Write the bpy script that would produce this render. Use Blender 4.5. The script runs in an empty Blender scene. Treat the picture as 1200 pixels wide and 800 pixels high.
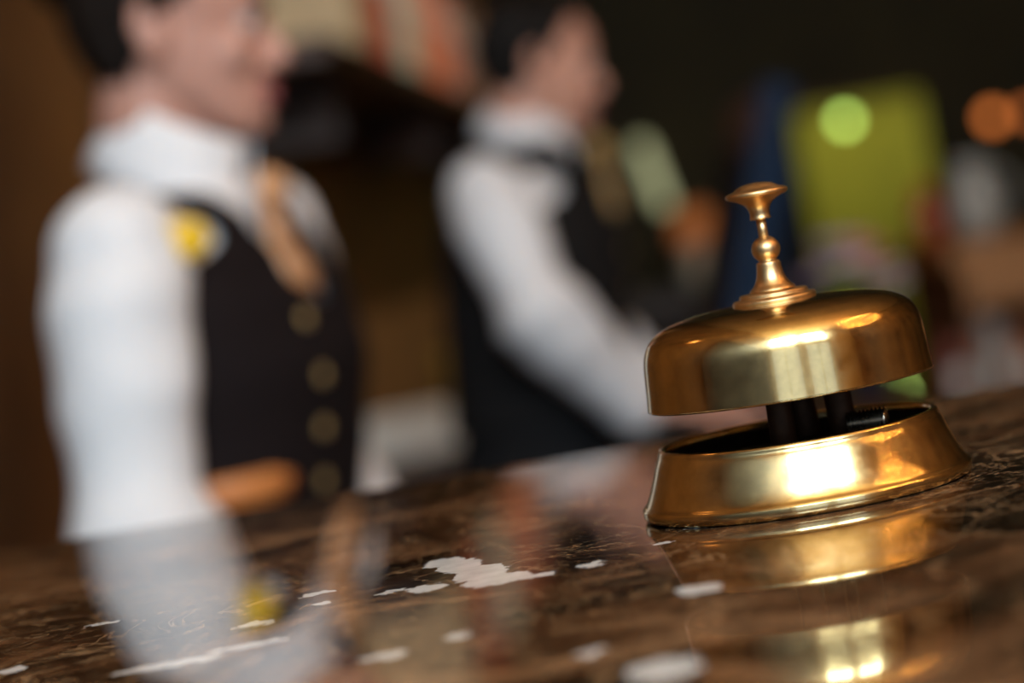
import bpy, bmesh, math, random
from mathutils import Vector, Matrix, noise

random.seed(7)
PI = math.pi
SC = bpy.context.scene
COL = SC.collection

# ------------------------------------------------------------------ camera
EYE = Vector((0.0, 0.0, 1.276))
F_PX = 85.0 / 36.0 * 1200.0
ROLL, PITCH = math.radians(10.0), math.radians(2.5)
FWD = Vector((0, math.cos(PITCH), -math.sin(PITCH)))
R0 = Vector((1, 0, 0))
U0 = R0.cross(FWD)
RGT = math.cos(ROLL) * R0 - math.sin(ROLL) * U0
UPV = math.sin(ROLL) * R0 + math.cos(ROLL) * U0
cam_data = bpy.data.cameras.new('camera')
cam = bpy.data.objects.new('camera', cam_data)
COL.objects.link(cam)
cam.matrix_world = Matrix(((RGT.x, UPV.x, -FWD.x, EYE.x), (RGT.y, UPV.y, -FWD.y, EYE.y),
                           (RGT.z, UPV.z, -FWD.z, EYE.z), (0, 0, 0, 1)))
cam_data.sensor_width = 36.0
cam_data.lens = 85.0
cam_data.clip_start = 0.02
cam_data.dof.use_dof = True
cam_data.dof.focus_distance = 0.812
cam_data.dof.aperture_fstop = 4.75
SC.camera = cam

def at(px, py, depth):
    """point of the place seen at (px, py) of the 1200x800 frame, depth metres down the room"""
    d = FWD + RGT * ((px - 600) / F_PX) + UPV * ((400 - py) / F_PX)
    return EYE + d * (depth / d.y)

def onz(px, py, z):
    d = FWD + RGT * ((px - 600) / F_PX) + UPV * ((400 - py) / F_PX)
    return EYE + d * ((z - EYE.z) / d.z)

# ------------------------------------------------------------------ world, light, exposure
SC.view_settings.view_transform = 'Standard'
SC.view_settings.look = 'None'
SC.view_settings.gamma = 1.0
SC.view_settings.use_curve_mapping = False
SC.view_settings.exposure = 0.25
SC.cycles.use_denoising = True
SC.cycles.caustics_reflective = False
SC.cycles.caustics_refractive = False
SC.cycles.sample_clamp_indirect = 6.0
SC.cycles.max_bounces = 8

world = bpy.data.worlds.new('world')
SC.world = world
world.use_nodes = True
bg = world.node_tree.nodes['Background']
bg.inputs[0].default_value = (0.75, 0.85, 1.0, 1)
bg.inputs[1].default_value = 0.6

WIN_Y = -2.6           # wall behind the camera, with the high windows
CEIL = 4.7
# x0, x1, z0, z1, radiance: sky through the high pair, dimmer low pair added to brighten the brass
WINS = [(-0.95, 0.50, 2.75, 4.45, 20.5), (0.80, 2.25, 2.75, 4.45, 20.5), (-0.95, 0.50, 0.7, 2.35, 0.55), (0.80, 2.25, 0.7, 2.35, 0.55)]
for k, (x0, x1, wz0, wz1, wrad) in enumerate(WINS):
    ld = bpy.data.lights.new('daylight', 'AREA')
    ld.shape = 'RECTANGLE'
    ld.size, ld.size_y = x1 - x0, wz1 - wz0
    ld.energy = wrad * PI * ld.size * ld.size_y
    ld.color = (0.72, 0.88, 1.0)
    lo = bpy.data.objects.new('daylight', ld)
    COL.objects.link(lo)
    lo.location = ((x0 + x1) / 2, WIN_Y - 0.16, (wz0 + wz1) / 2)
    lo.rotation_euler = (math.radians(90), 0, 0)   # -Z of the lamp looks towards +Y

# ------------------------------------------------------------------ helpers
def mat(name, color, rough=0.5, metal=0.0, var=0.15, scale=20.0, bump=0.0, spec=0.5, sheen=0.0, stretch=(1, 1, 1),
        emit=None, emit_strength=0.0, color2=None, sss=0.0):
    m = bpy.data.materials.new(name)
    m.use_nodes = True
    nt = m.node_tree
    b = nt.nodes['Principled BSDF']
    tc = nt.nodes.new('ShaderNodeTexCoord')
    mp = nt.nodes.new('ShaderNodeMapping')
    mp.inputs['Scale'].default_value = stretch
    nz = nt.nodes.new('ShaderNodeTexNoise')
    nz.inputs['Scale'].default_value = scale
    nz.inputs['Detail'].default_value = 6
    nt.links.new(tc.outputs['Object'], mp.inputs[0])
    nt.links.new(mp.outputs[0], nz.inputs['Vector'])
    rp = nt.nodes.new('ShaderNodeValToRGB')
    c2 = color2 if color2 else tuple(c * (1 + var) for c in color)
    c1 = tuple(c * (1 - var) for c in color)
    rp.color_ramp.elements[0].position, rp.color_ramp.elements[1].position = 0.3, 0.7
    rp.color_ramp.elements[0].color = (*c1, 1)
    rp.color_ramp.elements[1].color = (*c2, 1)
    nt.links.new(nz.outputs['Fac'], rp.inputs[0])
    nt.links.new(rp.outputs[0], b.inputs['Base Color'])
    b.inputs['Roughness'].default_value = rough
    b.inputs['Metallic'].default_value = metal
    b.inputs['Specular IOR Level'].default_value = spec
    if sheen:
        b.inputs['Sheen Weight'].default_value = sheen
    if sss:
        b.inputs['Subsurface Weight'].default_value = sss
        b.inputs['Subsurface Radius'].default_value = (0.01, 0.004, 0.002)
        b.inputs['Subsurface Scale'].default_value = 0.5
    if bump:
        bp = nt.nodes.new('ShaderNodeBump')
        bp.inputs['Strength'].default_value = bump
        bp.inputs['Distance'].default_value = 0.002
        nt.links.new(nz.outputs['Fac'], bp.inputs['Height'])
        nt.links.new(bp.outputs[0], b.inputs['Normal'])
    if emit:
        b.inputs['Emission Color'].default_value = (*emit, 1)
        b.inputs['Emission Strength'].default_value = emit_strength
    return m

def link(o, parent=None):
    COL.objects.link(o)
    if parent:
        o.parent = parent
    return o

def obj(name, me, m, parent=None, smooth=True):
    if isinstance(me, bmesh.types.BMesh):
        bmesh.ops.recalc_face_normals(me, faces=me.faces)
        d = bpy.data.meshes.new(name)
        me.to_mesh(d)
        me.free()
        me = d
    if smooth:
        for p in me.polygons:
            p.use_smooth = True
    me.materials.clear()
    me.materials.append(m)
    return link(bpy.data.objects.new(name, me), parent)

def tag(o, label, cat, group=None):
    o['label'] = label
    o['category'] = cat
    if group:
        o['group'] = group
    return o

def thing(name, label, cat, loc=(0, 0, 0), rz=0.0, group=None):
    o = link(bpy.data.objects.new(name, None))
    o.empty_display_size = 0.05
    o.location = loc
    o.rotation_euler = (0, 0, rz)
    return tag(o, label, cat, group)

def struct(name, bm, m, smooth=False):
    o = obj(name, bm, m, None, smooth)
    o['kind'] = 'structure'
    return o

def box(bm, x0, x1, y0, y1, z0, z1, bev=0.0):
    r = bmesh.ops.create_cube(bm, size=1.0)
    vs = r['verts']
    for v in vs:
        v.co = Vector((x0 + (v.co.x + .5) * (x1 - x0), y0 + (v.co.y + .5) * (y1 - y0), z0 + (v.co.z + .5) * (z1 - z0)))
    if bev:
        es = list({e for v in vs for e in v.link_edges})
        bmesh.ops.bevel(bm, geom=es, offset=bev, segments=2, profile=0.5, affect='EDGES')
    return bm

def newbox(*a, **k):
    return box(bmesh.new(), *a, **k)

def rings(bm, rs, cap=True):
    vr = [[bm.verts.new(p) for p in r] for r in rs]
    n = len(vr[0])
    for a, b in zip(vr, vr[1:]):
        for i in range(n):
            bm.faces.new((a[i], a[(i + 1) % n], b[(i + 1) % n], b[i]))
    if cap:
        bm.faces.new(vr[0][::-1])
        bm.faces.new(vr[-1])
    return bm

def lathe(prof, n=64, s=1.0, cx=0, cy=0):
    bm = bmesh.new()
    vr = []
    for r, z in prof:
        if r < 1e-6:
            vr.append([bm.verts.new((cx, cy, z * s))])
        else:
            vr.append([bm.verts.new((cx + r * s * math.cos(2 * PI * i / n), cy + r * s * math.sin(2 * PI * i / n), z * s)) for i in range(n)])
    for a, b in zip(vr, vr[1:]):
        for i in range(n):
            j = (i + 1) % n
            if len(a) == 1 and len(b) == 1:
                continue
            if len(a) == 1:
                bm.faces.new((a[0], b[j], b[i]))
            elif len(b) == 1:
                bm.faces.new((a[i], a[j], b[0]))
            else:
                bm.faces.new((a[i], a[j], b[j], b[i]))
    return bm

def spline(pts, sub=6):
    """Catmull-Rom through 2-D or 3-D points"""
    P = [Vector(p) for p in pts]
    out = []
    for i in range(len(P) - 1):
        p0, p1, p2, p3 = P[max(i - 1, 0)], P[i], P[i + 1], P[min(i + 2, len(P) - 1)]
        for k in range(sub):
            t = k / sub
            out.append(0.5 * ((2 * p1) + (p2 - p0) * t + (2 * p0 - 5 * p1 + 4 * p2 - p3) * t * t + (3 * p1 - p0 - 3 * p2 + p3) * t ** 3))
    out.append(P[-1])
    return out

def tube(bm, pts, radii, n=14, flat=1.0, up=None):
    """tapering limb along pts; rounded ends; flat squashes the second axis"""
    P = [Vector(p) for p in pts]
    rs = []
    d = (P[1] - P[0]).normalized()
    ref = Vector(up) if up else (Vector((0, 0, 1)) if abs(d.z) < .9 else Vector((1, 0, 0)))
    for i, p in enumerate(P):
        if i == 0: t = P[1] - P[0]
        elif i == len(P) - 1: t = P[-1] - P[-2]
        else: t = (P[i + 1] - P[i]).normalized() + (P[i] - P[i - 1]).normalized()
        t.normalize()
        a = (ref - t * ref.dot(t)).normalized()
        b = t.cross(a)
        ref = a
        def ring(c, r):
            return [c + (a * math.cos(2 * PI * k / n) * flat + b * math.sin(2 * PI * k / n)) * r for k in range(n)]
        r = radii[i]
        if i == 0:
            rs += [ring(p - t * r * .85 * flat, r * .35), ring(p - t * r * .5 * flat, r * .8)]
        rs.append(ring(p, r))
        if i == len(P) - 1:
            rs += [ring(p + t * r * .5 * flat, r * .8), ring(p + t * r * .85 * flat, r * .35)]
    return rings(bm, rs)

def blob(bm, c, r, rot=None, seg=16):
    res = bmesh.ops.create_uvsphere(bm, u_segments=seg, v_segments=max(8, seg // 2), radius=1.0)
    M = Matrix.Translation(Vector(c)) @ (rot.to_4x4() if rot else Matrix()) @ Matrix.Diagonal((*r, 1))
    for v in res['verts']:
        v.co = M @ v.co
    return bm

def bake(bm, voxel, it=4, fac=0.5):
    me = bpy.data.meshes.new('tmp')
    bm.to_mesh(me)
    bm.free()
    o = link(bpy.data.objects.new('tmp', me))
    r = o.modifiers.new('r', 'REMESH')
    r.mode = 'VOXEL'
    r.voxel_size = voxel
    r.use_smooth_shade = True
    if it:
        s = o.modifiers.new('s', 'SMOOTH')
        s.iterations = it
        s.factor = fac
    dg = bpy.context.evaluated_depsgraph_get()
    out = bpy.data.meshes.new_from_object(o.evaluated_get(dg))
    bpy.data.objects.remove(o)
    bpy.data.meshes.remove(me)
    return out

def solid(o, th, offset=1.0):
    m = o.modifiers.new('thickness', 'SOLIDIFY')
    m.thickness = th
    m.offset = offset
    return o

def lerp_table(tab, z):
    if z <= tab[0][0]: return tab[0][1:]
    for a, b in zip(tab, tab[1:]):
        if z <= b[0]:
            t = (z - a[0]) / (b[0] - a[0])
            t = t * t * (3 - 2 * t) * .5 + t * .5
            return tuple(u + (v - u) * t for u, v in zip(a[1:], b[1:]))
    return tab[-1][1:]

# ------------------------------------------------------------------ materials
def brass(name, col, rough, mott=0.25, ring_bump=0.05, ring_scale=900.0, coat=0.6):
    m = bpy.data.materials.new(name)
    m.use_nodes = True
    nt = m.node_tree
    N = nt.nodes.new
    b = nt.nodes['Principled BSDF']
    b.inputs['Metallic'].default_value = 1.0
    b.inputs['Coat Weight'].default_value = coat
    b.inputs['Coat Roughness'].default_value = 0.03
    b.inputs['Coat IOR'].default_value = 1.9
    b.inputs['Coat Tint'].default_value = (1.0, 0.86, 0.6, 1)
    tc = N('ShaderNodeTexCoord')
    n1 = N('ShaderNodeTexNoise')
    n1.inputs['Scale'].default_value = 130
    n1.inputs['Detail'].default_value = 8
    n1.inputs['Roughness'].default_value = 0.65
    n2 = N('ShaderNodeTexNoise')
    n2.inputs['Scale'].default_value = 900
    n2.inputs['Detail'].default_value = 3
    nt.links.new(tc.outputs['Object'], n1.inputs['Vector'])
    nt.links.new(tc.outputs['Object'], n2.inputs['Vector'])
    rp = N('ShaderNodeValToRGB')
    rp.color_ramp.elements[0].position, rp.color_ramp.elements[1].position = 0.25, 0.75
    rp.color_ramp.elements[0].color = (*[c * (1 - mott) for c in col], 1)
    rp.color_ramp.elements[1].color = (*[min(1, c * (1 + mott * .5)) for c in col], 1)
    nt.links.new(n1.outputs['Fac'], rp.inputs[0])
    nt.links.new(rp.outputs[0], b.inputs['Base Color'])
    mr = N('ShaderNodeMapRange')
    mr.inputs['To Min'].default_value = rough * .5
    mr.inputs['To Max'].default_value = rough * 1.7
    nt.links.new(n1.outputs['Fac'], mr.inputs['Value'])
    nt.links.new(mr.outputs[0], b.inputs['Roughness'])
    # turned-metal rings: noise stretched round the axis
    mp = N('ShaderNodeMapping')
    mp.inputs['Scale'].default_value = (0.02, 0.02, 1.0)
    nt.links.new(tc.outputs['Object'], mp.inputs[0])
    n3 = N('ShaderNodeTexNoise')
    n3.inputs['Scale'].default_value = ring_scale
    nt.links.new(mp.outputs[0], n3.inputs['Vector'])
    ad = N('ShaderNodeMath')
    ad.operation = 'MULTIPLY_ADD'
    ad.inputs[1].default_value = 0.35
    nt.links.new(n2.outputs['Fac'], ad.inputs[0])
    nt.links.new(n3.outputs['Fac'], ad.inputs[2])
    bp = N('ShaderNodeBump')
    bp.inputs['Strength'].default_value = ring_bump
    bp.inputs['Distance'].default_value = 0.0004
    nt.links.new(ad.outputs[0], bp.inputs['Height'])
    nt.links.new(bp.outputs[0], b.inputs['Normal'])
    return m

M_brass = brass('polished_brass', (0.78, 0.62, 0.31), 0.16, coat=.5)
M_brass_base = brass('turned_brass', (0.80, 0.64, 0.33), 0.18, ring_bump=0.05, coat=.4)
M_copper_brass = brass('warm_brass', (0.80, 0.54, 0.27), 0.34, ring_bump=0.04, coat=.15)
M_dark_brass = brass('tarnished_brass', (0.10, 0.055, 0.03), 0.4, coat=0)
M_inner_dark = mat('dark_metal', (0.018, 0.010, 0.006), 0.7, var=.4, scale=300, spec=.2)
M_steel = brass('steel', (0.5, 0.5, 0.48), 0.25)

# white inclusions of the stone: centre and radii on the slab
PATCHES = [(-.0255, .589, .0055, .007), (-.0215, .577, .006, .012), (-.0165, .558, .0065, .014), (-.0125, .543, .0085, .008), (-.0035, .538, .005, .004),
           (-.029, .5490, .005, .0055), (-.0365, .5535, .005, .0022), (-.0564, .573, .004, .0035), (-.0535, .5555, .0022, .003), (-.110, .587, .0045, .0022),
           (-.0677, .540, .0045, .004), (-.082, .503, .013, .004), (-.066, .510, .009, .003), (-.035, .4656, .0045, .004),
           (-.021, .474, .003, .004), (.0283, .479, .0045, .007), (.0085, .540, .003, .004), (.015, .402, .007, .010),
           (.038, .571, .005, .0025), (.026, .5545, .003, .002), (.004, .4300, .003, .003), (-.122, .535, .003, .004),
           (.125, .47, .008, .006), (-.14, .49, .004, .004)]

def marble():
    m = bpy.data.materials.new('brown_marble')
    m.use_nodes = True
    nt = m.node_tree
    N = nt.nodes.new
    L = nt.links.new
    b = nt.nodes['Principled BSDF']
    geo_ = N('ShaderNodeNewGeometry')
    geo = N('ShaderNodeMapping')
    geo.inputs['Scale'].default_value = (1 / 1.42, 1 / 1.42, 1 / 1.42)
    L(geo_.outputs['Position'], geo.inputs[0])
    def nz(scale, detail=6, rough=.55, dist=0.0, vec=None):
        n = N('ShaderNodeTexNoise')
        n.inputs['Scale'].default_value = scale
        n.inputs['Detail'].default_value = detail
        n.inputs['Roughness'].default_value = rough
        n.inputs['Distortion'].default_value = dist
        L(vec if vec else geo.outputs[0], n.inputs['Vector'])
        return n
    def mth(op, a, c=None, d=None):
        n = N('ShaderNodeMath')
        n.operation = op
        for i, v in enumerate((a, c, d)):
            if v is None: continue
            if isinstance(v, (int, float)): n.inputs[i].default_value = v
            else: L(v, n.inputs[i])
        return n.outputs[0]
    def mix(f, a, c):
        n = N('ShaderNodeMix')
        n.data_type = 'RGBA'
        L(f, n.inputs[0])
        for i, v in ((6, a), (7, c)):
            if isinstance(v, tuple): n.inputs[i].default_value = (*v, 1)
            else: L(v, n.inputs[i])
        return n.outputs[2]
    def ramp(fac, stops):
        r = N('ShaderNodeValToRGB')
        e = r.color_ramp.elements
        while len(e) < len(stops): e.new(0.5)
        for k, (p, c) in enumerate(stops):
            e[k].position = p
            e[k].color = (*c, 1)
        L(fac, r.inputs[0])
        return r.outputs[0]
    big = nz(15, 8, .62, 1.0)
    fine = nz(140, 6, .65)
    base = ramp(big.outputs['Fac'], [(.39, (.004, .002, .0013)), (.47, (.020, .009, .0045)), (.55, (.11, .050, .022)), (.68, (.36, .20, .10))])
    fv = ramp(fine.outputs['Fac'], [(.35, (.55, .55, .55)), (.65, (1.25, 1.2, 1.15))])
    mul = N('ShaderNodeMix')
    mul.data_type = 'RGBA'
    mul.blend_type = 'MULTIPLY'
    mul.inputs[0].default_value = 1.0
    L(base, mul.inputs[6])
    L(fv, mul.inputs[7])
    col = mul.outputs[2]
    # fine tan veins
    for sc, w, c in ((26, .014, (.50, .30, .15)), (70, .010, (.42, .25, .12))):
        v = nz(sc, 4, .6, 1.6)
        a = mth('ABSOLUTE', mth('SUBTRACT', v.outputs['Fac'], .5))
        f = mth('MULTIPLY', mth('SUBTRACT', 1.0, mth('MINIMUM', mth('DIVIDE', a, w), 1.0)), .8)
        col = mix(f, col, c)
    # white patches with ragged edges
    w1 = nz(240, 4, .6)
    sub = N('ShaderNodeVectorMath')
    sub.operation = 'SUBTRACT'
    L(w1.outputs['Color'], sub.inputs[0])
    sub.inputs[1].default_value = (.5, .5, .5)
    sca = N('ShaderNodeVectorMath')
    sca.operation = 'MULTIPLY_ADD'
    L(sub.outputs[0], sca.inputs[0])
    sca.inputs[1].default_value = (.008, .012, 0)
    L(geo.outputs[0], sca.inputs[2])
    dmin = None
    for (x, y, rx, ry) in PATCHES:
        s = N('ShaderNodeVectorMath')
        s.operation = 'MULTIPLY_ADD'
        L(sca.outputs[0], s.inputs[0])
        s.inputs[1].default_value = (1 / rx, 1 / ry, 0)
        s.inputs[2].default_value = (-x / rx, -y / ry, 0)
        ln = N('ShaderNodeVectorMath')
        ln.operation = 'LENGTH'
        L(s.outputs[0], ln.inputs[0])
        dmin = ln.outputs['Value'] if dmin is None else mth('MINIMUM', dmin, ln.outputs['Value'])
    pf = ramp(dmin, [(.0, (1, 1, 1)), (.90, (1, 1, 1)), (1.0, (0, 0, 0))])
    wc = ramp(fine.outputs['Fac'], [(.3, (.70, .69, .66)), (.6, (.88, .87, .84))])
    col = mix(pf, col, wc)
    L(col, b.inputs['Base Color'])
    b.inputs['Roughness'].default_value = 0.035
    b.inputs['IOR'].default_value = 1.52
    bp = N('ShaderNodeBump')
    bp.inputs['Strength'].default_value = 0.006
    bp.inputs['Distance'].default_value = 0.0005
    bn = nz(60, 3)
    L(bn.outputs['Fac'], bp.inputs['Height'])
    L(bp.outputs[0], b.inputs['Normal'])
    return m

M_marble = marble()
M_wood_dark = mat('dark_walnut', (0.050, 0.022, 0.010), 0.45, var=.5, scale=6, stretch=(1, 1, .15))
M_wood_floor = mat('floor_wood', (0.07, 0.035, 0.018), 0.35, var=.4, scale=4, stretch=(1, .2, 1))
M_wood_warm = mat('honey_oak', (0.42, 0.19, 0.065), 0.4, var=.35, scale=8, stretch=(.2, 1, 2))
M_wood_mid = mat('brown_oak', (0.16, 0.07, 0.03), 0.45, var=.35, scale=8, stretch=(.2, 1, 2))
M_wall_brown = mat('brown_wallpaper', (0.16, 0.070, 0.022), 0.55, var=.6, scale=1.6, color2=(.26, .125, .034))
M_wall_back = mat('dark_olive_wall', (0.045, 0.031, 0.006), 0.8, var=.4, scale=2)
M_wall_cream = mat('cream_plaster', (0.75, 0.64, 0.42), 0.8, var=.05, scale=3)
M_ceiling = mat('ochre_ceiling', (0.82, 0.50, 0.20), 0.8, var=.1, scale=2)
M_frame = mat('window_frame_paint', (0.25, 0.15, 0.07), 0.5)
M_skin_w = mat('skin_light', (0.53, 0.275, 0.205), 0.5, var=.06, scale=30, sss=.12)
M_skin_m = mat('skin_ruddy', (0.62, 0.32, 0.225), 0.5, var=.08, scale=30, sss=.12)
M_shirt = mat('white_cotton', (0.80, 0.81, 0.83), 0.9, var=.03, scale=60, bump=.15, spec=.2)
M_vest_w = mat('plum_black_wool', (0.009, 0.0055, 0.006), 0.9, var=.2, scale=200, spec=.2)
M_vest_m = mat('charcoal_wool', (0.010, 0.009, 0.009), 0.9, var=.2, scale=200, spec=.2)
M_vest_back = mat('slate_satin', (0.10, 0.12, 0.17), 0.4, var=.1, scale=80)
M_trouser = mat('black_wool', (0.008, 0.008, 0.009), 0.9, var=.2, scale=200, spec=.2)
M_shoe = mat('black_leather', (0.01, 0.01, 0.01), 0.3)
M_hair_w = mat('dark_brown_hair', (0.010, 0.006, 0.004), 0.6, var=.5, scale=120, stretch=(1, 1, .2), spec=.15)
M_hair_m = mat('black_hair', (0.008, 0.006, 0.005), 0.6, var=.5, scale=120, spec=.15)
M_eye = mat('eye_white', (0.50, 0.45, 0.42), 0.4, var=.02)
M_iris = mat('dark_iris', (0.03, 0.02, 0.015), 0.15)
M_lip = mat('lip', (0.42, 0.13, 0.13), 0.4, var=.05)
M_silk = mat('apricot_silk', (0.60, 0.26, 0.09), 0.35, var=.3, scale=45, color2=(.85, .50, .28))
M_gold_silk = mat('gold_silk', (0.50, 0.30, 0.08), 0.4, var=.2, scale=45, sheen=.3)
M_badge = mat('yellow_enamel', (0.85, 0.52, 0.005), 0.35, var=.1, scale=80)
M_button = mat('antique_gold', (0.62, 0.45, 0.20), 0.5, metal=.5, var=.1, scale=300)
M_flap = mat('tan_leather', (0.62, 0.22, 0.06), 0.45, var=.2, scale=30)
M_navy = mat('navy_plastic', (0.005, 0.018, 0.045), 0.7, spec=.2, var=.1, scale=20)
M_screen = mat('screen_glass', (0.015, 0.03, 0.06), 0.15, var=.05)
M_lime = mat('lime_fabric', (0.52, 0.50, 0.05), 0.8, var=.1, scale=5)
M_paper = mat('white_paper', (0.78, 0.75, 0.68), 0.8, var=.04)
M_white_cer = mat('white_ceramic', (0.45, 0.45, 0.40), 0.3, var=.04)
M_red_cer = mat('red_glaze', (0.42, 0.09, 0.03), 0.3, var=.15)
M_yellow_box = mat('mustard_card', (0.50, 0.30, 0.04), 0.6, var=.15)

# ------------------------------------------------------------------ the room
vp = at(834, 233, 1.0) - EYE
WAZ = vp.x / vp.y                                   # left wall runs down the room at this slope
wp = at(515, 150, 8.0)
def wall_x(y):
    return wp.x + (y - wp.y) * WAZ
Y1 = 13.0
XR = 4.6

struct('floor', newbox(-3.2, XR + .2, WIN_Y - .2, Y1 + .2, -.1, 0), M_wood_floor)
struct('ceiling', newbox(-3.2, XR + .2, WIN_Y - .2, Y1 + .2, CEIL, CEIL + .1), M_ceiling)
bm = bmesh.new()
pl = [(wall_x(WIN_Y - .2), WIN_Y - .2), (wall_x(Y1), Y1), (wall_x(Y1) - .2, Y1), (wall_x(WIN_Y - .2) - .2, WIN_Y - .2)]
rings(bm, [[Vector((x, y, 0)) for x, y in pl], [Vector((x, y, CEIL)) for x, y in pl]])
struct('wall_left', bm, M_wall_brown)
struct('wall_right', newbox(XR, XR + .2, WIN_Y - .2, Y1 + .2, 0, CEIL), M_wall_brown)
struct('wall_back', newbox(wall_x(Y1), XR, Y1, Y1 + .2, 0, CEIL), M_wall_back)
# wall behind the camera with two high windows
bm = bmesh.new()
xl = wall_x(WIN_Y)
zs_ = [0, .7, 2.35, 2.75, 4.45, CEIL]
for k in range(5):
    if k in (1, 3):
        for a, b_ in ((xl, -.95), (.50, .80), (2.25, XR)):
            box(bm, a, b_, WIN_Y - .2, WIN_Y, zs_[k], zs_[k + 1])
    else:
        box(bm, xl, XR, WIN_Y - .2, WIN_Y, zs_[k], zs_[k + 1])
struct('wall_front', bm, M_wall_cream)
M_pane = bpy.data.materials.new('window_glass')
M_pane.use_nodes = True
nt = M_pane.node_tree
nt.nodes.remove(nt.nodes['Principled BSDF'])
tr, gl, mx = nt.nodes.new('ShaderNodeBsdfTransparent'), nt.nodes.new('ShaderNodeBsdfGlossy'), nt.nodes.new('ShaderNodeMixShader')
gl.inputs['Roughness'].default_value = 0.02
mx.inputs[0].default_value = 0.06
nt.links.new(tr.outputs[0], mx.inputs[1]); nt.links.new(gl.outputs[0], mx.inputs[2])
nt.links.new(mx.outputs[0], nt.nodes['Material Output'].inputs[0])
for k, (x0, x1, wz0, wz1, wrad) in enumerate(WINS):
    bm = bmesh.new()
    f = .05
    box(bm, x0, x1, WIN_Y - .1, WIN_Y - .02, wz0, wz0 + f)
    box(bm, x0, x1, WIN_Y - .1, WIN_Y - .02, wz1 - f, wz1)
    box(bm, x0, x0 + f, WIN_Y - .1, WIN_Y - .02, wz0 + f, wz1 - f)
    box(bm, x1 - f, x1, WIN_Y - .1, WIN_Y - .02, wz0 + f, wz1 - f)
    xm = (x0 + x1) / 2
    box(bm, xm - .02, xm + .02, WIN_Y - .09, WIN_Y - .03, wz0 + f, wz1 - f)
    w = struct('window_%d' % (k + 1), bm, M_frame)
    for a, b_ in ((x0 + f, xm - .02), (xm + .02, x1 - f)):
        obj('pane', newbox(a, b_, WIN_Y - .065, WIN_Y - .055, wz0 + f, wz1 - f), M_pane, w, False)

# ------------------------------------------------------------------ reception counter
CT = 1.168
CYAW = math.radians(-7.0)
counter = thing('reception_counter', 'long reception counter with polished dark brown marble top', 'counter', (0, 1.14, 0), CYAW)
obj('stone_top', newbox(-.70, 2.2, -.74, 0, CT - .035, CT, bev=.003), M_marble, counter, False)
obj('carcass', newbox(-.66, 2.16, -.62, -.14, .08, CT - .035), M_wood_dark, counter, False)
obj('plinth', newbox(-.62, 2.12, -.58, -.18, 0, .08), M_wood_dark, counter, False)
for k in range(5):
    x0 = -.65 + k * .56
    obj('front_panel', newbox(x0, x0 + .535, -.645, -.62, .14, CT - .10, bev=.006), M_wood_mid, counter, False)

# ------------------------------------------------------------------ call bell
bc = onz(946.7, 579.4, CT)
bell = thing('call_bell', 'polished brass call bell with plunger standing on the marble counter', 'bell', (bc.x, bc.y, CT + .0003))
MM = .00142
base_prof = [(38.6, 0.0)] + [tuple(p) for p in spline([(39.9, 0.05), (40.6, .5), (40.85, 1.3)], 3)] + \
            [tuple(p) for p in spline([(40.85, 2.6), (40.5, 3.15), (39.7, 4.0), (38.5, 6.4), (37.0, 10.2), (35.75, 13.6), (35.1, 15.0)], 5)] + \
            [tuple(p) for p in spline([(34.95, 15.4), (34.75, 16.2), (34.2, 16.75), (33.5, 16.8), (32.9, 16.3), (32.75, 15.4)], 4)] + \
            [(32.8, 14.6)]
obj('base_inner', lathe([(32.75, 14.7), (33.2, 12.0), (35.4, 6.0), (37.6, 1.2), (37.8, 0.0)], 96, MM), M_inner_dark, bell)  # inner wall split off from the base in a near-black colour
obj('base', lathe(base_prof, 128, MM), M_brass_base, bell)
obj('floor_plate', lathe([(0, 1.0), (37.0, 1.0), (37.2, 1.6), (36.8, 2.0), (0, 2.0)], 64, MM), M_inner_dark, bell, False)
obj('hub', lathe([(0, 2.0), (9, 2.0), (9, 7), (6, 9), (6, 12), (0, 12)], 32, MM), M_inner_dark, bell)
dome_out = [tuple(p) for p in spline([(35.5, 26.6), (35.15, 30.5), (34.85, 35.0), (34.45, 38.6), (33.7, 41.2), (32.4, 43.4), (30.2, 45.1), (26.6, 46.6), (20.5, 47.8), (12, 48.5), (6, 48.7)], 6)]
dome_in = [(0, 47.2), (12, 47.0), (20, 46.3), (26, 45.1), (29.5, 43.7), (31.5, 42.0), (32.6, 40.0), (33.4, 36), (34.0, 30), (34.4, 26.7), (34.7, 26.35), (35.2, 26.35)]
obj('dome', lathe(dome_in[-3:] + dome_out + [(0, 48.8)], 128, MM), M_brass, bell)
obj('dome_inner', lathe(dome_in[:-2], 96, MM), M_inner_dark, bell)
col_prof = [(0, 48.0)] + [tuple(p) for p in spline([(10.0, 48.1), (10.35, 48.6), (10.3, 49.3), (9.7, 49.75)], 4)] + \
           [tuple(p) for p in spline([(8.7, 49.85), (8.55, 50.1), (8.5, 50.6), (8.1, 50.95)], 4)] + [(5.0, 51.0), (0, 51.0)]
obj('collar', lathe(col_prof, 72, MM), M_copper_brass, bell)
stem_prof = [(0, 51.05), (5.55, 51.1)] + [tuple(p) for p in spline([(5.7, 51.35), (5.45, 51.8), (4.5, 52.7), (3.65, 54.2), (3.15, 56.2), (2.95, 57.9), (2.7, 58.3), (2.25, 58.5)], 4)] + \
            [(3.55 * math.cos(a), 61.4 + 3.3 * math.sin(a)) for a in [math.radians(d) for d in range(-52, 75, 6)]] + [(0, 64.6)]
obj('stem', lathe(stem_prof, 48, MM), M_copper_brass, bell)
plunger = obj('plunger', lathe([(0, 63), (1.22, 63), (1.2, 69.4), (0, 69.4)], 24, MM), M_copper_brass, bell)
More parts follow.
